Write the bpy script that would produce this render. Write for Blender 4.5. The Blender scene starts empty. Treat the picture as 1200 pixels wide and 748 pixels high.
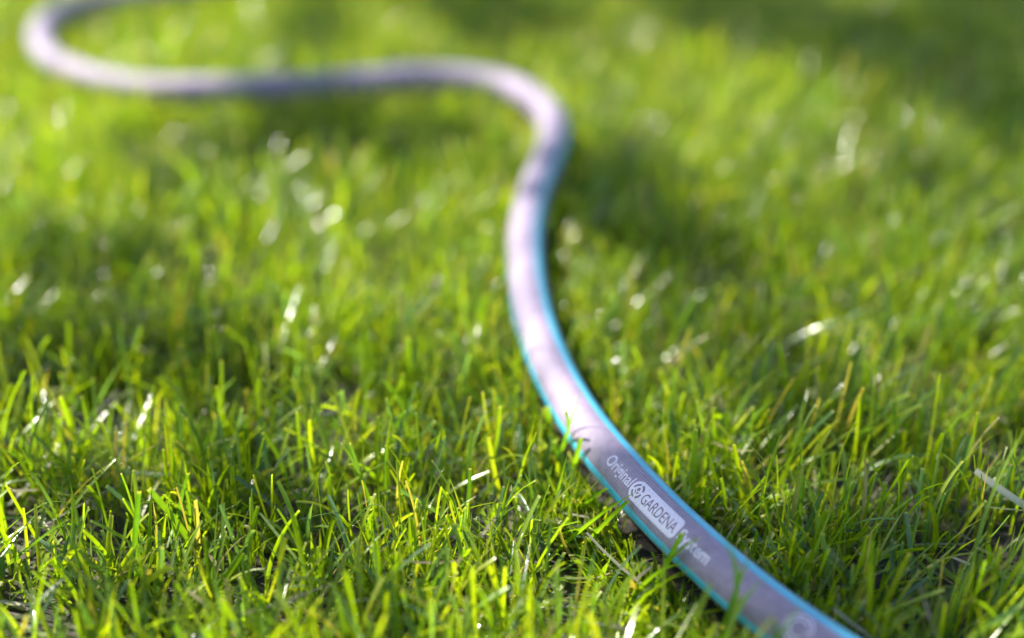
import bpy, bmesh, math, random
import numpy as np
from mathutils import Vector, Matrix

rng = np.random.default_rng(11)
random.seed(5)
sc = bpy.context.scene
C = sc.collection

# ------------------------------------------------------------------ camera
cam_d = bpy.data.cameras.new('camera')
cam_d.lens = 50.0
cam_d.sensor_width = 36.0
cam_d.clip_start = 0.01
cam_d.clip_end = 2000.0
cam_d.dof.use_dof = True
cam_d.dof.focus_distance = 0.533
cam_d.dof.aperture_fstop = 2.4
cam = bpy.data.objects.new('camera', cam_d)
cam.location = (0, 0, 0.329)
cam.rotation_euler = (math.radians(90 - 26.7), 0, 0)
C.objects.link(cam)
sc.camera = cam

# ------------------------------------------------------------------ sky, sun, exposure
SUN = Vector((-0.63, 0.29, 0.71)).normalized()          # towards the sun
sun_el = math.asin(SUN.z)
world = bpy.data.worlds.new('World')
sc.world = world
world.use_nodes = True
nt = world.node_tree
bg = nt.nodes['Background']
sky = nt.nodes.new('ShaderNodeTexSky')
sky.sky_type = 'NISHITA'
sky.sun_disc = False
sky.sun_elevation = sun_el
sky.sun_rotation = math.atan2(SUN.x, SUN.y)
nt.links.new(sky.outputs[0], bg.inputs[0])
bg.inputs[1].default_value = 0.095
sun_d = bpy.data.lights.new('sun', 'SUN')
sun_d.energy = 5.0
sun_d.angle = math.radians(0.53)
sun_d.color = (1.0, 0.93, 0.82)
sun = bpy.data.objects.new('sun', sun_d)
sun.rotation_euler = SUN.to_track_quat('Z', 'Y').to_euler()
sun.location = SUN * 12
C.objects.link(sun)
sc.view_settings.view_transform = 'Standard'
sc.view_settings.look = 'None'
sc.view_settings.gamma = 1.0
sc.view_settings.use_curve_mapping = False
sc.view_settings.exposure = 1.75
sc.cycles.use_denoising = True
sc.cycles.max_bounces = 8
sc.cycles.transmission_bounces = 6
sc.cycles.diffuse_bounces = 4
sc.cycles.sample_clamp_indirect = 6.0

# ------------------------------------------------------------------ helpers
def new_mat(name):
    m = bpy.data.materials.new(name)
    m.use_nodes = True
    n = m.node_tree.nodes
    n.clear()
    out = n.new('ShaderNodeOutputMaterial')
    return m, m.node_tree, out

def link_obj(name, me, parent=None):
    o = bpy.data.objects.new(name, me)
    C.objects.link(o)
    if parent:
        o.parent = parent
    return o

def tag(o, label, cat=None, group=None, kind=None):
    o['label'] = label
    if cat: o['category'] = cat
    if group: o['group'] = group
    if kind: o['kind'] = kind
    return o

def mesh_np(name, V, faces4=None, faces3=None, mat=None, smooth=True, col=None, gloss=None):
    me = bpy.data.meshes.new(name)
    f4 = np.zeros((0, 4), int) if faces4 is None else np.asarray(faces4)
    f3 = np.zeros((0, 3), int) if faces3 is None else np.asarray(faces3)
    me.vertices.add(len(V))
    me.vertices.foreach_set('co', np.asarray(V, np.float32).ravel())
    loops = np.concatenate([f4.ravel(), f3.ravel()]).astype(np.int32)
    starts = np.concatenate([np.arange(len(f4)) * 4, len(f4) * 4 + np.arange(len(f3)) * 3]).astype(np.int32)
    me.loops.add(len(loops))
    me.loops.foreach_set('vertex_index', loops)
    me.polygons.add(len(starts))
    me.polygons.foreach_set('loop_start', starts)
    me.update(calc_edges=True)
    me.polygons.foreach_set('use_smooth', np.full(len(starts), smooth, bool))
    if col is not None:
        a = me.attributes.new('tint', 'FLOAT_COLOR', 'POINT')
        c4 = np.ones((len(V), 4), np.float32)
        c4[:, :3] = col
        c4[:, 3] = 0.5 if gloss is None else gloss
        a.data.foreach_set('color', c4.ravel())
    if mat: me.materials.append(mat)
    me.validate()
    return me

# ------------------------------------------------------------------ materials
def grass_material():
    m, t, out = new_mat('grass_leaf')
    n, l = t.nodes, t.links
    at = n.new('ShaderNodeAttribute'); at.attribute_name = 'tint'
    geo = n.new('ShaderNodeNewGeometry')
    tc = n.new('ShaderNodeTexCoord')
    ns = n.new('ShaderNodeTexNoise'); ns.inputs['Scale'].default_value = 420
    ns.inputs['Detail'].default_value = 3
    l.new(tc.outputs['Object'], ns.inputs['Vector'])
    mr = n.new('ShaderNodeMapRange'); mr.inputs['To Min'].default_value = 0.72; mr.inputs['To Max'].default_value = 1.28
    l.new(ns.outputs['Fac'], mr.inputs['Value'])
    mul = n.new('ShaderNodeVectorMath'); mul.operation = 'SCALE'
    l.new(at.outputs['Color'], mul.inputs[0]); l.new(mr.outputs[0], mul.inputs['Scale'])
    p = n.new('ShaderNodeBsdfPrincipled')
    gl = n.new('ShaderNodeAttribute'); gl.attribute_name = 'tint'
    rr = n.new('ShaderNodeMapRange'); rr.inputs['To Min'].default_value = 0.16; rr.inputs['To Max'].default_value = 0.46
    l.new(gl.outputs['Alpha'], rr.inputs['Value']); l.new(rr.outputs[0], p.inputs['Roughness'])
    p.inputs['IOR'].default_value = 1.45
    p.inputs['Specular IOR Level'].default_value = 0.75
    l.new(mul.outputs[0], p.inputs['Base Color'])
    tr = n.new('ShaderNodeBsdfTranslucent')
    tm = n.new('ShaderNodeMix'); tm.data_type = 'RGBA'; tm.blend_type = 'MULTIPLY'
    tm.inputs['Factor'].default_value = 1.0
    l.new(mul.outputs[0], tm.inputs['A']); tm.inputs['B'].default_value = (2.0, 2.0, 0.5, 1)
    l.new(tm.outputs['Result'], tr.inputs['Color'])
    mx = n.new('ShaderNodeMixShader'); mx.inputs[0].default_value = 0.52
    l.new(p.outputs[0], mx.inputs[1]); l.new(tr.outputs[0], mx.inputs[2])
    # fine lengthwise ribs
    bp = n.new('ShaderNodeBump'); bp.inputs['Strength'].default_value = 0.12; bp.inputs['Distance'].default_value = 0.0003
    l.new(ns.outputs['Fac'], bp.inputs['Height']); l.new(bp.outputs[0], p.inputs['Normal'])
    l.new(mx.outputs[0], out.inputs[0])
    return m

def straw_material():
    m, t, out = new_mat('dry_straw')
    n, l = t.nodes, t.links
    at = n.new('ShaderNodeAttribute'); at.attribute_name = 'tint'
    p = n.new('ShaderNodeBsdfPrincipled')
    p.inputs['Roughness'].default_value = 0.27
    l.new(at.outputs['Color'], p.inputs['Base Color'])
    tr = n.new('ShaderNodeBsdfTranslucent'); l.new(at.outputs['Color'], tr.inputs['Color'])
    mx = n.new('ShaderNodeMixShader'); mx.inputs[0].default_value = 0.2
    l.new(p.outputs[0], mx.inputs[1]); l.new(tr.outputs[0], mx.inputs[2])
    l.new(mx.outputs[0], out.inputs[0])
    return m

def soil_material():
    m, t, out = new_mat('soil')
    n, l = t.nodes, t.links
    tc = n.new('ShaderNodeTexCoord')
    n1 = n.new('ShaderNodeTexNoise'); n1.inputs['Scale'].default_value = 90; n1.inputs['Detail'].default_value = 8
    l.new(tc.outputs['Object'], n1.inputs['Vector'])
    r = n.new('ShaderNodeValToRGB')
    r.color_ramp.elements[0].position = 0.3; r.color_ramp.elements[0].color = (0.010, 0.009, 0.007, 1)
    r.color_ramp.elements[1].position = 0.75; r.color_ramp.elements[1].color = (0.045, 0.036, 0.022, 1)
    l.new(n1.outputs['Fac'], r.inputs[0])
    # away from the camera's patch the ground carries a mat of turf
    sep = n.new('ShaderNodeVectorMath'); sep.operation = 'LENGTH'
    l.new(tc.outputs['Object'], sep.inputs[0])
    mr = n.new('ShaderNodeMapRange'); mr.inputs['From Min'].default_value = 3.0; mr.inputs['From Max'].default_value = 4.5
    l.new(sep.outputs['Value'], mr.inputs['Value'])
    n2 = n.new('ShaderNodeTexNoise'); n2.inputs['Scale'].default_value = 25; n2.inputs['Detail'].default_value = 10
    l.new(tc.outputs['Object'], n2.inputs['Vector'])
    r2 = n.new('ShaderNodeValToRGB')
    r2.color_ramp.elements[0].color = (0.03, 0.06, 0.008, 1); r2.color_ramp.elements[1].color = (0.10, 0.17, 0.02, 1)
    l.new(n2.outputs['Fac'], r2.inputs[0])
    mx = n.new('ShaderNodeMix'); mx.data_type = 'RGBA'
    l.new(mr.outputs[0], mx.inputs['Factor']); l.new(r.outputs[0], mx.inputs['A']); l.new(r2.outputs[0], mx.inputs['B'])
    p = n.new('ShaderNodeBsdfPrincipled'); p.inputs['Roughness'].default_value = 0.75
    l.new(mx.outputs['Result'], p.inputs['Base Color'])
    bp = n.new('ShaderNodeBump'); bp.inputs['Distance'].default_value = 0.004; bp.inputs['Strength'].default_value = 0.8
    l.new(n1.outputs['Fac'], bp.inputs['Height']); l.new(bp.outputs[0], p.inputs['Normal'])
    l.new(p.outputs[0], out.inputs[0])
    return m

def hose_material():
    """grey-lilac PVC over a fine knitted reinforcement (UV: x = metres along, y = metres around)"""
    m, t, out = new_mat('hose_pvc')
    n, l = t.nodes, t.links
    uv = n.new('ShaderNodeUVMap')
    sp = n.new('ShaderNodeSeparateXYZ'); l.new(uv.outputs[0], sp.inputs[0])
    def math_(op, a, b=None):
        q = n.new('ShaderNodeMath'); q.operation = op
        for i, v in enumerate((a, b)):
            if v is None: continue
            if isinstance(v, (int, float)): q.inputs[i].default_value = v
            else: l.new(v, q.inputs[i])
        return q.outputs[0]
    k = 2 * math.pi / 0.0024
    k2 = 2 * math.pi / (2 * math.pi * 0.00925 / 28)
    a = math_('MULTIPLY', sp.outputs[0], k)
    b = math_('MULTIPLY', sp.outputs[1], k2)
    s1 = math_('SINE', math_('ADD', a, b))
    s2 = math_('SINE', math_('SUBTRACT', a, b))
    knit = math_('MULTIPLY', s1, s2)
    ns = n.new('ShaderNodeTexNoise'); ns.inputs['Scale'].default_value = 260; ns.inputs['Detail'].default_value = 4
    l.new(uv.outputs[0], ns.inputs['Vector'])
    ns2 = n.new('ShaderNodeTexNoise'); ns2.inputs['Scale'].default_value = 900; ns2.inputs['Detail'].default_value = 3
    l.new(uv.outputs[0], ns2.inputs['Vector'])
    f = math_('ADD', math_('MULTIPLY', knit, 0.42), math_('MULTIPLY', ns.outputs['Fac'], 0.9))
    r = n.new('ShaderNodeValToRGB')
    r.color_ramp.elements[0].position = 0.15; r.color_ramp.elements[0].color = (0.142, 0.110, 0.168, 1)
    r.color_ramp.elements[1].position = 0.80; r.color_ramp.elements[1].color = (0.272, 0.223, 0.310, 1)
    l.new(f, r.inputs[0])
    p = n.new('ShaderNodeBsdfPrincipled')
    l.new(r.outputs[0], p.inputs['Base Color'])
    p.inputs['Roughness'].default_value = 0.52
    p.inputs['Specular IOR Level'].default_value = 0.42
    p.inputs['Coat Weight'].default_value = 0.15
    p.inputs['Coat Roughness'].default_value = 0.35
    h = math_('ADD', math_('MULTIPLY', knit, 0.5), math_('MULTIPLY', ns2.outputs['Fac'], 0.8))
    bp = n.new('ShaderNodeBump'); bp.inputs['Strength'].default_value = 0.85; bp.inputs['Distance'].default_value = 0.00024
    l.new(h, bp.inputs['Height']); l.new(bp.outputs[0], p.inputs['Normal']); l.new(bp.outputs[0], p.inputs['Coat Normal'])
    l.new(p.outputs[0], out.inputs[0])
    return m

def plain(name, col, rough=0.4, coat=0.0, var=0.12, scale=300):
    m, t, out = new_mat(name)
    n, l = t.nodes, t.links
    tc = n.new('ShaderNodeTexCoord')
    ns = n.new('ShaderNodeTexNoise'); ns.inputs['Scale'].default_value = scale; ns.inputs['Detail'].default_value = 5
    l.new(tc.outputs['Object'], ns.inputs['Vector'])
    mr = n.new('ShaderNodeMapRange'); mr.inputs['To Min'].default_value = 1 - var; mr.inputs['To Max'].default_value = 1 + var
    l.new(ns.outputs['Fac'], mr.inputs['Value'])
    v = n.new('ShaderNodeVectorMath'); v.operation = 'SCALE'; v.inputs[0].default_value = col
    l.new(mr.outputs[0], v.inputs['Scale'])
    p = n.new('ShaderNodeBsdfPrincipled')
    p.inputs['Roughness'].default_value = rough; p.inputs['Coat Weight'].default_value = coat
    l.new(v.outputs[0], p.inputs['Base Color'])
    l.new(p.outputs[0], out.inputs[0])
    return m

M_GRASS = grass_material()
M_STRAW = straw_material()
M_SOIL = soil_material()
M_HOSE = hose_material()
M_STRIPE = plain('stripe_turquoise', (0.04, 0.35, 0.52), 0.42, 0.2, 0.15)
M_PRINT = plain('print_white', (0.54, 0.50, 0.60), 0.5, 0.1, 0.30, 1400)
M_INK = plain('print_window', (0.10, 0.082, 0.125), 0.45, 0.2, 0.1)
M_BARK = plain('bark', (0.16, 0.12, 0.09), 0.85, 0, 0.5, 30)

# ------------------------------------------------------------------ ground
g = bpy.data.meshes.new('ground')
g.from_pydata([(-400, -400, 0), (400, -400, 0), (400, 400, 0), (-400, 400, 0)], [], [(0, 1, 2, 3)])
g.materials.append(M_SOIL)
ground = link_obj('ground', g)
tag(ground, 'dark soil under the lawn grass', kind='structure')

# ------------------------------------------------------------------ garden hose
R = 0.0096
HZ = 0.0240
CTRL = [(-0.08, 1.345), (-0.15, 1.322), (-0.2103, 1.299), (-0.27, 1.27), (-0.313, 1.244), (-0.346, 1.22),
        (-0.3675, 1.192), (-0.379, 1.156), (-0.376, 1.1147), (-0.3609, 1.0691), (-0.3431, 1.0339), (-0.3161, 1.0051),
        (-0.2858, 0.9841), (-0.2561, 0.9705), (-0.2191, 0.9668), (-0.1828, 0.9683), (-0.1528, 0.9721), (-0.1229, 0.9781),
        (-0.0929, 0.985), (-0.0624, 0.9905), (-0.0311, 0.9895), (-0.0061, 0.9765), (0.0137, 0.9494), (0.0247, 0.9128),
        (0.0276, 0.8777), (0.024, 0.8398), (0.0168, 0.7968), (0.0107, 0.751), (0.0073, 0.7024), (0.0074, 0.6587),
        (0.0095, 0.6193), (0.0134, 0.5836), (0.0193, 0.551), (0.0264, 0.5226), (0.0351, 0.4957), (0.0453, 0.4685),
        (0.0562, 0.4423), (0.0683, 0.4182), (0.0815, 0.3951), (0.0962, 0.3733), (0.113, 0.3512), (0.1322, 0.3313),
        (0.156, 0.3118), (0.185, 0.288), (0.235, 0.262)]
ctrl = np.array(CTRL)

def catmull(P, n):
    Q = np.vstack([2 * P[0] - P[1], P, 2 * P[-1] - P[-2]])
    out = []
    for i in range(len(P) - 1):
        p0, p1, p2, p3 = Q[i:i + 4]
        for k in range(n):
            t = k / n
            out.append(0.5 * ((2 * p1) + (-p0 + p2) * t + (2 * p0 - 5 * p1 + 4 * p2 - p3) * t * t + (-p0 + 3 * p1 - 3 * p2 + p3) * t ** 3))
    out.append(P[-1])
    return np.array(out)

dense = catmull(ctrl, 24)
for _ in range(110):                                    # smooth the hand-read points
    dense[1:-1] = 0.25 * dense[:-2] + 0.5 * dense[1:-1] + 0.25 * dense[2:]
seg = np.linalg.norm(np.diff(dense, axis=0), axis=1)
cum = np.concatenate([[0], np.cumsum(seg)])
STEP = 0.002
NS = int(cum[-1] / STEP)
S = np.linspace(0, cum[-1], NS)
AX = np.zeros((NS, 3))
AX[:, 0] = np.interp(S, cum, dense[:, 0])
AX[:, 1] = np.interp(S, cum, dense[:, 1])
AX[:, 2] = HZ + 0.0007 * np.sin(S * 17.0 + 0.6) + 0.0005 * np.sin(S * 41.0)
TN = np.gradient(AX, axis=0)
TN /= np.linalg.norm(TN, axis=1)[:, None]
NU = np.array([0, 0, 1.0]) - TN * TN[:, 2:3]
NU /= np.linalg.norm(NU, axis=1)[:, None]
BI = np.cross(NU, TN)

def s_at_y(y):                                          # arc length on the near run (y falls monotonically there)
    k = np.where(AX[:, 0] > 0.0)[0]
    k = k[np.argsort(AX[k, 1])]
    return float(np.interp(y, AX[k, 1], S[k]))

def surf(s, a, off=0.0):
    """points on the hose: arc length s, angle a (radians from the top, towards BI)"""
    s = np.asarray(s, float); a = np.asarray(a, float)
    I = lambda A: np.stack([np.interp(s, S, A[:, j]) for j in range(3)], -1)
    c, nn, b = I(AX), I(NU), I(BI)
    return c + (R + off) * (np.cos(a)[..., None] * nn + np.sin(a)[..., None] * b)

hose = bpy.data.objects.new('garden_hose', None)
C.objects.link(hose)
tag(hose, 'grey-lilac garden hose with turquoise stripes winding through the grass', 'hose')

# tube
SEGS = 40
ang = np.linspace(0, 2 * np.pi, SEGS, endpoint=False)
ss, aa = np.meshgrid(S, ang, indexing='ij')
V = surf(ss, aa).reshape(-1, 3)
i, j = np.meshgrid(np.arange(NS - 1), np.arange(SEGS), indexing='ij')
j2 = (j + 1) % SEGS
F4 = np.stack([i * SEGS + j, i * SEGS + j2, (i + 1) * SEGS + j2, (i + 1) * SEGS + j], -1).reshape(-1, 4)
me = mesh_np('tube', V, F4[:, ::-1], None, M_HOSE)
uvl = me.uv_layers.new(name='UVMap')
vi = np.zeros(len(me.loops), np.int32); me.loops.foreach_get('vertex_index', vi)
u = S[vi // SEGS]; w = ang[vi % SEGS] * R
li = np.arange(len(vi))
face_has0 = np.zeros(len(vi), bool)
w4 = w.reshape(-1, 4)
wrap = (w4.max(1) - w4.min(1)) > R * 3
w4[wrap] = np.where(w4[wrap] < R, w4[wrap] + 2 * np.pi * R, w4[wrap])
uvl.data.foreach_set('uv', np.stack([u, w4.ravel()], -1).astype(np.float32).ravel())
tube = link_obj('tube', me, hose)

# two turquoise stripes that twist slowly with the hose: angle from the top against y on the near run
key_y = [0.26, 0.3733, 0.4182, 0.4685, 0.5226, 0.5836, 0.6587, 0.7510, 0.8398, 0.9183, 0.9900]
key_r = [13, 16, 21, 26, 31, 34, 40, 50, 62, 60, 60]
key_l = [-112, -104, -100, -96, -92, -90, -95, -108, -125, -150, -185]
ks = [s_at_y(y) for y in key_y]
far_s = [0.0, S[-1] * 0.12, S[-1] * 0.25]
def stripe_angle(keys, far):
    x = far_s + ks[::-1]; y = far + keys[::-1]
    return np.radians(np.interp(S, x, y))
def smooth1(a, n=60):
    for _ in range(n):
        a[1:-1] = 0.25 * a[:-2] + 0.5 * a[1:-1] + 0.25 * a[2:]
    return a
for keys, far in ((key_r, [190, 185, 120]), (key_l, [-100, -110, -150])):
    A = smooth1(stripe_angle(keys, far))
    half = np.radians(14.5) * (1 + 0.03 * np.sin(S * 60))
    K = 8
    kk = np.linspace(-1, 1, K + 1)
    sm, _ = np.meshgrid(S, kk, indexing='ij')
    am = A[:, None] + half[:, None] * kk[None, :]
    prof = np.where(np.abs(kk) > 0.99, -0.00005, 0.00010)
    V = surf(sm, am, prof[None, :, None]).reshape(-1, 3)
    i, j = np.meshgrid(np.arange(NS - 1), np.arange(K), indexing='ij')
    F4 = np.stack([i * (K + 1) + j, (i + 1) * (K + 1) + j, (i + 1) * (K + 1) + j + 1, i * (K + 1) + j + 1], -1).reshape(-1, 4)
    st = link_obj('stripe', mesh_np('stripe', V, F4, None, M_STRIPE), hose)
    st['label'] = 'turquoise stripe running along the hose'

# print: wrapped on the tube. local x runs along the hose, local y around it (metres)
S_BADGE = s_at_y(0.4392)
A0 = math.radians(-39.0)

def wrap_bm(bm, s0, a0, off):
    ys = [v.co.y for v in bm.verts]; xs = [v.co.x for v in bm.verts]
    for lo, hi, axis in ((min(ys), max(ys), 1), (min(xs), max(xs), 0)):
        n = max(1, int((hi - lo) / (0.0006 if axis else 0.004)))
        for q in range(1, n):
            c = lo + (hi - lo) * q / n
            co = (c, 0, 0) if axis == 0 else (0, c, 0)
            no = (1, 0, 0) if axis == 0 else (0, 1, 0)
            bmesh.ops.bisect_plane(bm, geom=bm.verts[:] + bm.edges[:] + bm.faces[:], plane_co=co, plane_no=no)
    P = np.array([(v.co.x, v.co.y) for v in bm.verts])
    W = surf(s0 + P[:, 0], a0 + P[:, 1] / R, off)
    for v, q in zip(bm.verts, W):
        v.co = q

def finish(bm, name, mat, parent):
    bmesh.ops.recalc_face_normals(bm, faces=bm.faces[:])
    me = bpy.data.meshes.new(name)
    bm.to_mesh(me); bm.free()
    me.materials.append(mat)
    for p in me.polygons: p.use_smooth = True
    return link_obj(name, me, parent)

def text_bm(body, size, width=None, bold=0.0, shear=0.0, stretch=1.0):
    cu = bpy.data.curves.new('lettering', 'FONT')
    cu.body = body; cu.size = size; cu.align_x = 'LEFT'; cu.align_y = 'BOTTOM_BASELINE'
    cu.offset = bold; cu.shear = shear; cu.resolution_u = 4
    o = bpy.data.objects.new('lettering_source', cu)
    C.objects.link(o)
    dg = bpy.context.evaluated_depsgraph_get()
    m2 = bpy.data.meshes.new_from_object(o.evaluated_get(dg))
    bm = bmesh.new(); bm.from_mesh(m2)
    bpy.data.objects.remove(o); bpy.data.curves.remove(cu); bpy.data.meshes.remove(m2)
    x0 = min(v.co.x for v in bm.verts); x1 = max(v.co.x for v in bm.verts)
    k = stretch if width is None else width / (x1 - x0)
    for v in bm.verts:
        v.co.x = (v.co.x - x0) * k
        v.co.z = 0
    return bm

def shift(bm, dx, dy):
    for v in bm.verts:
        v.co.x += dx; v.co.y += dy
    return bm

def poly_bm(loops):
    bm = bmesh.new()
    for lp in loops:
        bm.faces.new([bm.verts.new((x, y, 0)) for x, y in lp])
    return bm

def arc(cx, cy, r, a0, a1, n):
    return [(cx + r * math.cos(math.radians(a0 + (a1 - a0) * q / n)), cy + r * math.sin(math.radians(a0 + (a1 - a0) * q / n))) for q in range(n + 1)]

def ring_piece(cx, cy, r0, r1, a0, a1, n=10):
    return arc(cx, cy, r1, a0, a1, n) + arc(cx, cy, r0, a1, a0, n)

def ring_quads(cx, cy, r0, r1, a0, a1, n=10):
    o_ = arc(cx, cy, r1, a0, a1, n); i_ = arc(cx, cy, r0, a0, a1, n)
    return [[o_[q], o_[q + 1], i_[q + 1], i_[q]] for q in range(n)]

def emblem_loops(cx, cy, r):
    L = []
    for a in (20, 110, 200, 290):                      # broken outer ring
        L += ring_quads(cx, cy, r * 0.72, r, a, a + 68, 7)
    L += [arc(cx, cy + r * 0.22, r * 0.26, 0, 330, 11)]
    L += [[(cx - r * .55, cy - r * .02), (cx - r * .08, cy - r * .5), (cx - r * .12, cy - r * .12)],
          [(cx + r * .55, cy - r * .02), (cx + r * .12, cy - r * .12), (cx + r * .08, cy - r * .5)]]
    return L

BL, BH, BR = 0.0330, 0.0088, 0.0028                     # badge length, height, corner radius
x0, x1, y0, y1 = -BL / 2, BL / 2, -BH / 2, BH / 2
rl = BH / 2 * 0.92
loop = arc(x0 + rl, y0 + rl, rl, 180, 270, 8) + arc(x1 - BR, y0 + BR, BR, 270, 360, 6) + arc(x1 - BR, y1 - BR, BR, 0, 90, 6) + arc(x0 + rl, y1 - rl, rl, 90, 180, 8)
bm = poly_bm([loop]); wrap_bm(bm, S_BADGE, A0, 0.00008)
badge = finish(bm, 'badge', M_PRINT, hose)
badge['label'] = 'white rounded badge printed on the hose'
bm = text_bm('GARDENA', 0.0064, 0.0226, 0.00003); shift(bm, x0 + 0.0088, -0.0023); wrap_bm(bm, S_BADGE, A0, 0.00014)
o = finish(bm, 'lettering', M_INK, badge); o['label'] = 'grey capital letters across the white badge'
bm = poly_bm(emblem_loops(x0 + 0.0044, 0, 0.0031)); wrap_bm(bm, S_BADGE, A0, 0.00014)
o = finish(bm, 'emblem', M_INK, badge); o['label'] = 'round grey flower emblem on the white badge'
bm = text_bm('Original', 0.0070, 0.0200, 0.00009); shift(bm, x0 - 0.0208, -0.0018); wrap_bm(bm, S_BADGE, A0, 0.00008)
o = finish(bm, 'lettering', M_PRINT, hose); o['label'] = 'white word above the badge'
bm = text_bm('System', 0.0070, 0.0178, 0.00013); shift(bm, x1 + 0.0010, -0.0026); wrap_bm(bm, S_BADGE, A0, 0.00008)
o = finish(bm, 'lettering', M_PRINT, hose); o['label'] = 'white word below the badge'
# the next print, cut by the frame
bm = poly_bm(ring_quads(0, 0, 0.0046, 0.0054, 0, 360, 32)[:-3] + ring_quads(0.0002, 0, 0.0028, 0.0035, 40, 320, 20) + [[(0.0030, -0.0004), (0.0044, -0.0004), (0.0044, 0.0004), (0.0030, 0.0004)]])
wrap_bm(bm, s_at_y(0.3712), A0 + 0.02, 0.00008)
o = finish(bm, 'emblem', M_PRINT, hose); o['label'] = 'white ring emblem printed at the near end of the hose'

# ------------------------------------------------------------------ grass
def hose_dist_xy(P):
    A = AX[::4, :2]
    out = np.empty(len(P))
    for q in range(0, len(P), 8000):
        d = P[q:q + 8000, None, :] - A[None]
        out[q:q + 8000] = np.sqrt((d ** 2).sum(-1).min(1))
    return out

def vnoise(P, scale, seed):
    """smooth value noise in 2-D"""
    r = np.random.default_rng(seed)
    G = r.random((64, 64))
    q = P * scale + 1000
    i0 = np.floor(q).astype(int); f = q - i0
    f = f * f * (3 - 2 * f)
    a = G[i0[:, 0] % 64, i0[:, 1] % 64]; b = G[(i0[:, 0] + 1) % 64, i0[:, 1] % 64]
    c = G[i0[:, 0] % 64, (i0[:, 1] + 1) % 64]; d = G[(i0[:, 0] + 1) % 64, (i0[:, 1] + 1) % 64]
    return (a * (1 - f[:, 0]) + b * f[:, 0]) * (1 - f[:, 1]) + (c * (1 - f[:, 0]) + d * f[:, 0]) * f[:, 1]

def ribbons(P, T, face, wid, prof, fold):
    """P (n,k,3) spine, T (n,k,3) tangents, face (n,3) width direction, wid (n,), prof (n,k), fold (n,)"""
    n, k, _ = P.shape
    Wd = face[:, None, :] - T * (face[:, None, :] * T).sum(-1, keepdims=True)
    Wd /= np.linalg.norm(Wd, axis=-1, keepdims=True) + 1e-9
    Nn = np.cross(T, Wd)
    hw = (wid[:, None] * prof * 0.5)[..., None]
    up = (fold[:, None] * wid[:, None] * prof)[..., None] * Nn
    V = np.stack([P - Wd * hw + up, P, P + Wd * hw + up], 2)      # n,k,3,3
    base = (np.arange(n) * k * 3)[:, None, None]
    r = (np.arange(k - 1) * 3)[None, :, None]
    c = np.arange(2)[None, None, :]
    a = base + r + c
    F = np.stack([a, a + 1, a + 4, a + 3], -1).reshape(-1, 4)
    return V.reshape(-1, 3), F

def blade_field(root, L, th0, curl, az, wid, face_az, fold, blunt, ts):
    n, k = len(root), len(ts)
    ts = np.asarray(ts)
    th = th0[:, None] + curl[:, None] * ts[None, :] ** 1.4
    T = np.stack([np.sin(th) * np.cos(az)[:, None], np.sin(th) * np.sin(az)[:, None], np.cos(th)], -1)
    dt = np.diff(ts)
    Pm = 0.5 * (T[:, 1:] + T[:, :-1]) * (dt[None, :, None] * L[:, None, None])
    P = np.concatenate([np.zeros((n, 1, 3)), np.cumsum(Pm, 1)], 1)
    P[..., 0] += root[:, 0:1]; P[..., 1] += root[:, 1:2]; P[..., 2] += root[:, 2:3]
    prof_b = np.clip(0.62 + 0.5 * np.sin(np.pi * np.minimum(ts * 0.8 + 0.05, 1)), 0, 1) * (1 - 0.18 * ts)
    prof_p = np.clip(0.62 + 0.5 * np.sin(np.pi * np.minimum(ts * 0.7 + 0.05, 1)), 0, 1) * np.clip((1 - ts ** 2.2), 0.04, 1)
    prof = np.where(blunt[:, None], prof_b[None], prof_p[None])
    face = np.stack([np.cos(face_az), np.sin(face_az), np.zeros(n)], -1)
    return P, T, face, prof

GREENS = np.array([(0.135, 0.205, 0.006), (0.095, 0.163, 0.008), (0.178, 0.230, 0.006), (0.055, 0.115, 0.016), (0.200, 0.225, 0.014), (0.075, 0.140, 0.060), (0.24, 0.20, 0.07)])
GP = np.array([0.28, 0.22, 0.19, 0.12, 0.06, 0.09, 0.04])
TIP = np.array((0.42, 0.36, 0.17))
PALE = np.array((0.20, 0.23, 0.06))

def tint_for(n, ts, blunt, root):
    k = len(ts); ts = np.asarray(ts)
    base = GREENS[rng.choice(len(GREENS), n, p=GP)] * rng.uniform(0.75, 1.25, (n, 1))
    patch = vnoise(root[:, :2], 9, 77)[:, None]
    base = base * (0.85 + 0.3 * patch)
    col = np.repeat(base[:, None, :], k, 1)
    fb = np.clip(1 - ts / 0.28, 0, 1)[None, :, None] * 0.6
    col = col * (1 - fb) + PALE * fb
    tipm = (ts >= 0.985)[None, :, None] * (blunt & (rng.random(n) < 0.6))[:, None, None] * 0.8
    col = col * (1 - tipm) + TIP * tipm
    col3 = np.repeat(col[:, :, None, :], 3, 2)
    col3[:, :, 1, :] *= 1.22                            # paler midrib
    return col3.reshape(-1, 3)

def inside_tube(P, pad):
    """True per blade where any spine point lies within the hose (P: n,k,3)"""
    n, k, _ = P.shape
    bad = np.zeros(n, bool)
    near = np.where(hose_dist_xy(P[:, 0, :2]) < 0.07)[0]
    A = AX[::2]
    for q in range(0, len(near), 400):
        id_ = near[q:q + 400]
        d = P[id_].reshape(-1, 1, 3) - A[None]
        m = np.sqrt((d ** 2).sum(-1).min(1)).reshape(-1, k)
        bad[id_] = (m < R + pad).any(1)
    return bad

def scatter(n, x0, x1, y0, y1, spread=None):
    P = np.stack([rng.uniform(x0, x1, n), rng.uniform(y0, y1, n)], -1)
    keep = np.abs(P[:, 0]) < (spread[0] + spread[1] * P[:, 1]) if spread is not None else np.ones(n, bool)
    return P[keep]

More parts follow.
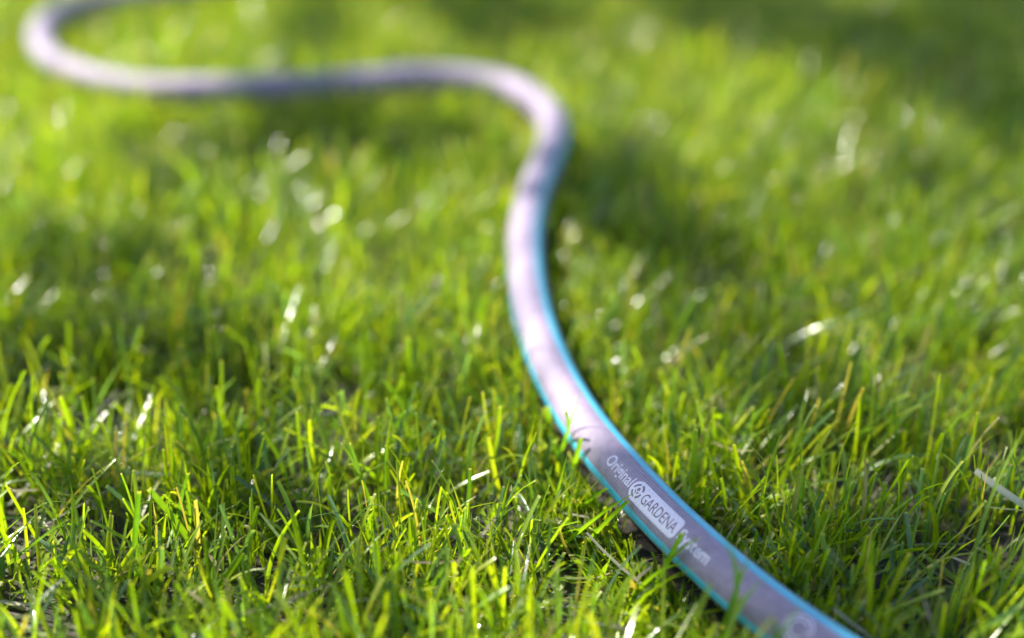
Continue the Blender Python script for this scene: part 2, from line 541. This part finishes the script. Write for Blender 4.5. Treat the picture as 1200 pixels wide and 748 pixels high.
allV, allF, allC, allG = [], [], [], []
vo = 0
TS_NEAR = [0, .14, .32, .5, .68, .84, .975, 1.0]
TS_MID = [0, .3, .6, .85, 1.0]
TS_FAR = [0, .45, 1.0]
ZONES = [  # x0,x1,y0,y1,spread,density per m2, ts, width scale, height scale
    (-0.6, 0.6, 0.20, 0.82, (0.06, 0.42), 90000, TS_NEAR, 1.0, 1.0),
    (-1.0, 1.0, 0.82, 1.55, (0.10, 0.44), 60000, TS_MID, 1.05, 1.0),
    (-2.2, 2.2, 0.20, 3.40, None, 11000, TS_FAR, 1.7, 1.0),
]
def build_zone(z):
    global vo
    x0, x1, y0, y1, sp, dens, ts, ws, hs = z
    P = scatter(int((x1 - x0) * (y1 - y0) * dens), x0, x1, y0, y1, sp)
    if sp is None:                                      # the outer zone skips what the inner zones cover
        inner = ((P[:, 1] < 0.82) & (np.abs(P[:, 0]) < 0.06 + 0.42 * P[:, 1])) | ((P[:, 1] >= 0.82) & (P[:, 1] < 1.55) & (np.abs(P[:, 0]) < 0.10 + 0.44 * P[:, 1]))
        P = P[~inner]
    cl = vnoise(P, 42, 3) * 0.6 + vnoise(P, 110, 4) * 0.4
    keep = rng.random(len(P)) < np.clip((cl - 0.22) * 2.6, 0.12, 1.0)
    P = P[keep]
    hd = hose_dist_xy(P)
    P = P[hd > R * 0.75]; hd = hd[hd > R * 0.75]
    n = len(P)
    root = np.concatenate([P, np.full((n, 1), -0.001)], 1)
    hn = vnoise(P, 14, 9)
    L = (0.020 + 0.030 * rng.beta(2.2, 2.0, n)) * (0.78 + 0.42 * hn) * hs
    short = rng.random(n) < 0.26
    L = np.where(short, L * 0.5, L)
    L = L * (np.where(P[:, 1] > 0.5, 0.78, 0.62) + np.where(P[:, 1] > 0.5, 0.22, 0.38) * np.clip((hd - R) / 0.024, 0, 1))
    # trodden a little lower beside the near run
    L = np.where((hd < 0.034) & (P[:, 1] > 0.36) & (P[:, 1] < 0.46) & (P[:, 0] < 0.09), np.minimum(L, 0.021), L)
    th0 = np.abs(rng.normal(0, 0.40, n))
    curl = rng.normal(0.35, 0.40, n)
    az = rng.uniform(0, 2 * np.pi, n)
    flat = rng.random(n) < 0.16 + 0.10 * (P[:, 1] > 0.56)
    th0 = np.where(flat, rng.uniform(0.7, 1.25, n), th0); curl = np.where(flat, rng.uniform(0.1, 0.5, n), curl)
    L = np.where(flat, L * 1.25, L)
    # prevailing lean: to the right on the right side of the hose
    bias = rng.random(n) < np.clip(0.15 + 1.6 * (P[:, 0] - 0.05), 0.05, 0.55)
    az = np.where(bias, rng.normal(0.25, 0.7, n), az)
    wid = rng.uniform(0.0009, 0.0025, n) * ws
    face_az = az + np.pi / 2 + rng.normal(0, 0.7, n)
    fold = rng.uniform(0.05, 0.28, n)
    blunt = rng.random(n) < 0.5
    Pp, T, face, prof = blade_field(root, L, th0, curl, az, wid, face_az, fold, blunt, ts)
    bad = inside_tube(Pp, 0.0012)
    for turn in (np.pi, np.pi / 2, -np.pi / 2):          # blades pushed aside by the hose lean another way
        b = np.where(bad)[0]
        if not len(b): break
        az[b] += turn
        q = blade_field(root[b], L[b], th0[b], curl[b], az[b], wid[b], face_az[b], fold[b], blunt[b], ts)
        Pp[b], T[b] = q[0], q[1]
        bad[b] = inside_tube(q[0], 0.0012)
    Pp[..., 2] = np.maximum(Pp[..., 2], -0.001)
    k = ~bad
    V, F = ribbons(Pp[k], T[k], face[k], wid[k], prof[k], fold[k])
    c = tint_for(k.sum(), ts, blunt[k], root[k])
    allV.append(V); allF.append(F + vo); allC.append(c)
    allG.append(np.repeat(np.where(flat[k], 0.1, 1) * rng.random(k.sum()) ** 1.5, len(ts) * 3))
    vo += len(V)
for z in ZONES: build_zone(z)

def tucked(n):
    """short blades bent aside along both flanks of the hose"""
    global vo
    s_ = rng.uniform(0.0, S[-1], n)
    side = rng.choice([-1, 1], n)
    d = R * 0.55 + 0.024 * rng.random(n) ** 1.2
    c = np.stack([np.interp(s_, S, AX[:, j]) for j in (0, 1)], -1)
    b = np.stack([np.interp(s_, S, BI[:, j]) for j in (0, 1)], -1)
    root = np.concatenate([c + b * (d * side)[:, None], np.full((n, 1), -0.001)], 1)
    out_az = np.arctan2(b[:, 1] * side, b[:, 0] * side)
    az = out_az + rng.normal(0, 0.9, n)
    L = rng.uniform(0.011, 0.026, n)
    th0 = rng.uniform(0.15, 1.1, n); curl = rng.normal(0.2, 0.4, n)
    wid = rng.uniform(0.0011, 0.0025, n)
    face_az = az + np.pi / 2 + rng.normal(0, 0.6, n)
    fold = rng.uniform(0.05, 0.28, n); blunt = rng.random(n) < 0.5
    ts = TS_MID
    Pp, T, face, prof = blade_field(root, L, th0, curl, az, wid, face_az, fold, blunt, ts)
    Pp[..., 2] = np.maximum(Pp[..., 2], -0.001)
    k = ~inside_tube(Pp, 0.0008)
    V, F = ribbons(Pp[k], T[k], face[k], wid[k], prof[k], fold[k])
    allV.append(V); allF.append(F + vo); allC.append(tint_for(k.sum(), ts, blunt[k], root[k]))
    allG.append(np.repeat(rng.random(k.sum()), len(ts) * 3))
    vo += len(V)
tucked(16000)
gm = mesh_np('grass', np.concatenate(allV), np.concatenate(allF), None, M_GRASS, True, np.concatenate(allC), np.concatenate(allG))
grass = link_obj('grass', gm)
tag(grass, 'short mown green lawn grass covering the whole ground', 'grass', kind='stuff')

# dead clippings and straw lying between the blades
def thatch(n, x0, x1, y0, y1):
    P = scatter(n, x0, x1, y0, y1, (0.08, 0.44))
    P = P[hose_dist_xy(P) > R * 1.2]
    n = len(P)
    root = np.concatenate([P, 0.001 + 0.021 * rng.random((n, 1)) ** 1.6], 1)
    ts = [0, .35, .7, 1.0]
    L = rng.uniform(0.008, 0.032, n)
    th0 = rng.normal(1.5, 0.16, n); curl = rng.normal(0.05, 0.25, n)
    az = rng.uniform(0, 2 * np.pi, n)
    wid = rng.uniform(0.0009, 0.0024, n)
    blunt = np.ones(n, bool)
    fold = rng.uniform(0.0, 0.2, n)
    Pp, T, face, prof = blade_field(root, L, th0, curl, az, wid, az + np.pi / 2, fold, blunt, ts)
    Pp[..., 2] = np.maximum(Pp[..., 2], 0.0012)
    k = ~inside_tube(Pp, 0.001)
    V, F = ribbons(Pp[k], T[k], face[k], wid[k], prof[k], fold[k])
    pal = np.array([(0.30, 0.26, 0.13), (0.20, 0.18, 0.10), (0.12, 0.11, 0.09), (0.36, 0.35, 0.24), (0.16, 0.20, 0.07), (0.10, 0.16, 0.03)])
    c = pal[rng.integers(0, len(pal), k.sum())] * rng.uniform(0.5, 0.95, (k.sum(), 1))
    return V, F, np.repeat(c, len(ts) * 3, 0)
V, F, c = thatch(5500, -0.8, 0.8, 0.2, 1.5)
th = link_obj('dry_clippings', mesh_np('dry_clippings', V, F, None, M_STRAW, True, c))
tag(th, 'dry straw-coloured clippings lying loose between the grass blades', 'clippings', kind='stuff')

# ------------------------------------------------------------------ single blades one can pick out
def push_out(P, pad=0.0007):
    for _ in range(3):
        for q in range(len(P)):
            d = P[q] - AX
            k = int((d ** 2).sum(1).argmin())
            v = d[k] - TN[k] * (d[k] @ TN[k])
            m = np.linalg.norm(v)
            if m < R + pad:
                if q == 0: v[2] = 0
                v = v / (np.linalg.norm(v) + 1e-9)
                P[q] = AX[k] + v * (R + pad) if q else np.array([*(AX[k] + v * (R + pad))[:2], P[q][2]])
    return P

def single_blade(name, label, cat, root, mid, tip, w_mm, col, blunt=True, mat=None, face=None, fold=0.18, group=None):
    root, mid, tip = map(np.array, (root, mid, tip))
    ctl = 2 * mid - 0.5 * (root + tip)
    ts = np.array([0, .12, .25, .38, .5, .62, .75, .87, .97, 1.0])[:, None]
    P = (1 - ts) ** 2 * root + 2 * ts * (1 - ts) * ctl + ts ** 2 * tip
    P = push_out(P)
    T = np.gradient(P, axis=0); T /= np.linalg.norm(T, axis=1)[:, None]
    f = np.array(face if face is not None else (0.9, 0.35, 0.0))
    t = ts[:, 0]
    prof = np.clip(0.7 + 0.4 * np.sin(np.pi * np.minimum(t * .8 + .05, 1)), 0, 1) * ((1 - .12 * t) if blunt else np.clip(1 - t ** 2.2, .05, 1))
    V, F = ribbons(P[None], T[None], f[None], np.array([w_mm * 0.001]), prof[None], np.array([fold]))
    c = np.repeat(np.array(col)[None], len(t), 0)
    if blunt and mat is None: c[-1] = 0.3 * c[-1] + 0.7 * TIP
    c3 = np.repeat(c[:, None, :], 3, 1); c3[:, 1] *= 1.2
    org = P[0].copy()
    me = mesh_np(name, V - org, F, None, mat or M_GRASS, True, c3.reshape(-1, 3))
    o = link_obj(name, me); o.location = org
    return tag(o, label, cat, group)

GA, GB, GC, GD = (0.105, 0.21, 0.010), (0.13, 0.23, 0.012), (0.07, 0.155, 0.012), (0.09, 0.15, 0.06)
HERO = [
 ('long thin grass blade leaning right across the hose up to its right stripe', (0.0186, 0.5014, 0.0000), (0.0214, 0.4994, 0.0205), (0.0283, 0.4948, 0.0496), 2.0, GA, False),
 ('straight blunt-cut grass blade standing before the hose just above the printed words', (0.0227, 0.4971, 0.0000), (0.0253, 0.4890, 0.0155), (0.0275, 0.4839, 0.0325), 2.6, GB, True),
 ('short narrow grass blade between the long thin blade and the left stripe', (0.0163, 0.5165, 0.0000), (0.0224, 0.4987, 0.0230), (0.0215, 0.4910, 0.0408), 1.5, GA, True),
 ('short blunt grass blade covering a bit of the left turquoise stripe', (0.0149, 0.5215, 0.0000), (0.0164, 0.5208, 0.0115), (0.0151, 0.5187, 0.0267), 2.6, GB, True),
 ('dark narrow grass blade curving left below the hose', (0.0212, 0.4925, 0.0000), (0.0191, 0.4925, 0.0166), (0.0140, 0.4885, 0.0324), 1.7, (0.04, 0.10, 0.012), False),
 ('flat folded grass blade whose cut tip touches the left stripe', (0.0188, 0.4717, 0.0000), (0.0283, 0.4638, 0.0144), (0.0368, 0.4598, 0.0246), 3.2, GA, True),
 ('long arched grass blade pointing onto the round emblem of the badge', (0.0131, 0.4457, 0.0000), (0.0302, 0.4444, 0.0199), (0.0472, 0.4460, 0.0329), 3.0, GB, False),
 ('short second tip beside the arched blade at the badge', (0.0237, 0.4484, 0.0000), (0.0361, 0.4458, 0.0189), (0.0438, 0.4451, 0.0286), 2.8, GB, True),
 ('blunt upright grass blade covering the lower end of the badge', (0.0519, 0.4247, 0.0000), (0.0554, 0.4163, 0.0202), (0.0602, 0.4126, 0.0373), 2.8, GA, True),
 ('slim slanting grass blade crossing the white word below the badge', (0.0495, 0.4187, 0.0000), (0.0559, 0.4135, 0.0238), (0.0661, 0.4106, 0.0365), 2.0, GA, True),
 ('wide blunt grass blade reaching the left stripe under the lower word', (0.0423, 0.4187, 0.0000), (0.0501, 0.4110, 0.0192), (0.0596, 0.4091, 0.0263), 3.2, GB, True),
 ('tall blurred grass blade bending left across the near hose', (0.0697, 0.3905, 0.0000), (0.0743, 0.3790, 0.0389), (0.0651, 0.3688, 0.0686), 2.8, GC, False),
 ('tall blurred grass blade rising straight across the near hose', (0.0706, 0.3882, 0.0000), (0.0747, 0.3810, 0.0373), (0.0760, 0.3702, 0.0584), 2.6, GC, False),
 ('blurred grass blade slanting right across the near hose', (0.0693, 0.3823, 0.0000), (0.0754, 0.3763, 0.0333), (0.0829, 0.3683, 0.0524), 2.7, GA, False),
 ('lowest blurred grass blade over the ring emblem at the frame edge', (0.0796, 0.3739, 0.0000), (0.0865, 0.3631, 0.0324), (0.0902, 0.3537, 0.0536), 2.7, GC, False),
 ('lone tall dark grass blade standing upright at the lower left', (-0.1410, 0.4298, 0.0000), (-0.1387, 0.4298, 0.0194), (-0.1343, 0.4298, 0.0433), 2.2, GC, True),
 ('blunt grass blade leaning left beside the lone dark upright blade', (-0.1195, 0.4457, 0.0000), (-0.1243, 0.4457, 0.0139), (-0.1356, 0.4457, 0.0339), 2.6, GB, True),
 ('pale bent grass blade with a folded tip left of the pale straw', (0.1634, 0.4567, 0.0000), (0.1634, 0.4567, 0.0200), (0.1708, 0.4567, 0.0389), 2.2, (0.16, 0.2, 0.09), True),
 ('longest grass blade slanting up behind the pale straw at the right edge', (0.1692, 0.4247, 0.0000), (0.1708, 0.4247, 0.0417), (0.1813, 0.4247, 0.0798), 2.4, GD, False),
 ('bluish flat grass blade lying right of the near hose', (0.1297, 0.4247, 0.0000), (0.1220, 0.4247, 0.0124), (0.1135, 0.4247, 0.0231), 3.0, (0.13, 0.17, 0.14), True),
]
for lab, r_, m_, t_, w_, c_, b_ in HERO:
    single_blade('grass_blade', lab, 'grass blade', r_, m_, t_, w_, c_, b_, group='single grass blades one can pick out')
single_blade('dry_straw', 'pale dry flat straw stuck in the grass at the right edge', 'straw', (0.2207, 0.4567, 0.004), (0.1957, 0.4567, 0.0202), (0.1776, 0.4607, 0.0324), 3.2,
             (0.50, 0.45, 0.29), True, M_STRAW, face=(0.2, 0.6, 0.7), fold=0.08)

# ------------------------------------------------------------------ the tree whose leaves dapple the lawn (behind and left, above the frame)
SHADE = [  # where each leaf spray throws its shade: ground x, y, half width, half depth
    (-0.162, 1.178, 0.035, 0.110), (-0.132, 0.991, 0.028, 0.029), (-0.140, 0.936, 0.053, 0.033), (-0.072, 0.875, 0.066, 0.049), (-0.147, 0.867, 0.044, 0.049), (-0.195, 0.843, 0.032, 0.053), (0.000, 1.189, 0.057, 0.090), (-0.045, 1.259, 0.045, 0.062), (0.064, 0.770, 0.032, 0.086), (0.065, 0.835, 0.019, 0.046), (0.097, 0.687, 0.022, 0.050), (0.103, 0.589, 0.024, 0.030), (0.123, 0.544, 0.026, 0.027), (0.201, 1.192, 0.079, 0.112), (0.411, 1.184, 0.064, 0.138), (0.258, 1.089, 0.060, 0.108), (0.328, 1.085, 0.059, 0.142), (0.335, 0.935, 0.035, 0.110), (0.248, 0.813, 0.016, 0.044), (-0.171, 0.607, 0.035, 0.034), (-0.215, 0.589, 0.024, 0.036), (-0.133, 0.556, 0.023, 0.027), (-0.255, 0.698, 0.023, 0.045), (-0.205, 0.697, 0.027, 0.034), (-0.049, 0.543, 0.017, 0.015), (0.053, 0.459, 0.011, 0.014), (0.064, 0.443, 0.014, 0.017), (0.072, 0.427, 0.014, 0.016), (0.080, 0.411, 0.018, 0.017), (0.088, 0.394, 0.018, 0.016), (0.100, 0.381, 0.023, 0.018), (0.111, 0.363, 0.022, 0.017), (0.128, 0.443, 0.019, 0.025), (0.137, 0.402, 0.024, 0.024), (-0.088, 0.454, 0.016, 0.017), (-0.171, 0.472, 0.020, 0.018), (-0.120, 0.484, 0.014, 0.013), (-0.129, 0.406, 0.021, 0.014), (-0.059, 0.397, 0.018, 0.011), (0.151, 0.472, 0.020, 0.018), (0.119, 0.417, 0.018, 0.020), (0.168, 0.417, 0.018, 0.020),]
# sprays further out, whose shade falls outside the frame
for _ in range(70):
    gx, gy = random.uniform(-2.0, 2.0), random.uniform(0.2, 3.6)
    if abs(gx) < 0.20 + 0.46 * gy and gy < 1.75: continue
    SHADE.append((gx, gy, random.uniform(.08, .2), random.uniform(.08, .2)))

def tube_mesh(name, pts, radii, mat, seg=8):
    P = np.array(pts, float); T = np.gradient(P, axis=0); T /= np.linalg.norm(T, axis=1)[:, None]
    ref = np.array([0.31, 0.17, 0.93]) if abs(T[0][2]) < 0.8 else np.array([1.0, 0.1, 0])
    A = np.cross(T, ref); A /= np.linalg.norm(A, axis=1)[:, None]; B = np.cross(T, A)
    an = np.linspace(0, 2 * np.pi, seg, endpoint=False)
    V = P[:, None] + np.array(radii)[:, None, None] * (np.cos(an)[None, :, None] * A[:, None] + np.sin(an)[None, :, None] * B[:, None])
    i, j = np.meshgrid(np.arange(len(P) - 1), np.arange(seg), indexing='ij')
    j2 = (j + 1) % seg
    F = np.stack([i * seg + j, i * seg + j2, (i + 1) * seg + j2, (i + 1) * seg + j], -1).reshape(-1, 4)
    return V.reshape(-1, 3), F

tree = bpy.data.objects.new('garden_tree', None)
tree.location = (0.9, 4.6, 0)
C.objects.link(tree)
tag(tree, 'leafy garden tree behind the lawn casting dappled shade on the grass', 'tree')
def tree_part(name, V, F, mat, F3=None, smooth=True, col=None):
    o = link_obj(name, mesh_np(name, np.asarray(V) - np.array(tree.location), F, F3, mat, smooth, col), tree)
    return o
tp = [(0.9, 4.6, -0.05), (0.91, 4.6, 0.1), (0.88, 4.58, 0.7), (0.93, 4.55, 1.3), (0.86, 4.5, 1.9), (0.8, 4.45, 2.5), (0.7, 4.4, 3.1)]
V, F = tube_mesh('trunk', tp, [.2, .16, .12, .11, .1, .08, .05], M_BARK, 14)
tree_part('trunk', V, F, M_BARK)
NODES = []
for q, (ex, ey, ez, z0) in enumerate([(-1.2, 3.4, 2.1, 1.7), (-0.5, 3.0, 2.2, 2.0), (0.2, 3.1, 2.5, 2.2), (-1.4, 4.4, 2.4, 2.3), (1.4, 3.4, 2.3, 2.0), (0.4, 5.4, 2.9, 2.4)]):
    a = np.array([0.88, 4.52, z0]); b = np.array([ex, ey, ez])
    pts = [a + (b - a) * t + np.array([0.06 * math.sin(7 * t + q), 0.06 * math.cos(5 * t + q), 0.18 * math.sin(math.pi * t)]) * (0 < t < 1.01) for t in np.linspace(0, 1, 9)]
    V, F = tube_mesh('limb', pts, np.linspace(.055, .012, 9), M_BARK, 8)
    tree_part('limb', V, F, M_BARK)
    NODES += pts[3:]
NODES = np.array(NODES)
sunv = np.array(SUN)
LV, LF, LC = [], [], []
TV, TF = [], []
lo = 0; to = 0
for gx, gy, rx, ry in SHADE:
    hz = random.uniform(1.35, 1.75)
    c = np.array([gx, gy, 0.02]) + sunv * (hz / sunv[2])
    nd = NODES[((NODES - c) ** 2).sum(1).argmin()]
    pts = [nd + (c - nd) * t + np.array([0, 0, 0.12 * math.sin(math.pi * t)]) for t in np.linspace(0, 1, 7)]
    V, F = tube_mesh('twig', pts, np.linspace(.008, .0015, 7), M_BARK, 5)
    TV.append(V); TF.append(F + to); to += len(V)
    ls = 0.042
    nl = max(9 if gy < 0.46 and gx > 0.03 else 4, int(math.pi * rx * ry / (ls * ls * 0.30) * (2.0 if gy < 0.46 and gx > 0.03 else 2.1 if gy < 0.75 else 2.3)))
    for _ in range(nl):
        r = math.sqrt(random.random()); a = random.uniform(0, 6.283)
        p = np.array([gx + rx * r * math.cos(a), gy + ry * r * math.sin(a), 0.02]) + sunv * (hz / sunv[2] + random.uniform(-.12, .12))
        d = np.array([random.gauss(0, 1), random.gauss(0, 1), random.gauss(-.3, .5)]); d /= np.linalg.norm(d)
        nrm = np.array([random.gauss(0, .5), random.gauss(0, .5), 1.0]) + sunv * 0.8
        w = np.cross(nrm, d); w /= np.linalg.norm(w); nn = np.cross(d, w)
        Ls = ls * random.uniform(.75, 1.25)
        v = [p - d * Ls / 2, p - d * Ls * .15 + w * Ls * .27 + nn * Ls * .06, p + d * Ls * .2 + w * Ls * .22 + nn * Ls * .05, p + d * Ls / 2,
             p + d * Ls * .2 - w * Ls * .22 + nn * Ls * .05, p - d * Ls * .15 - w * Ls * .27 + nn * Ls * .06]
        LV += v
        LF += [(lo, lo + 1, lo + 2, lo + 3), (lo, lo + 3, lo + 4, lo + 5)]
        col = np.array([0.05, 0.10, 0.014]) * random.uniform(.7, 1.3)
        LC += [col] * 6
        lo += 6
tw = tree_part('twigs', np.concatenate(TV), np.concatenate(TF), M_BARK); tw['kind'] = 'stuff'
fo = tree_part('foliage', np.array(LV), LF, M_GRASS, None, False, np.array(LC)); fo['kind'] = 'stuff'
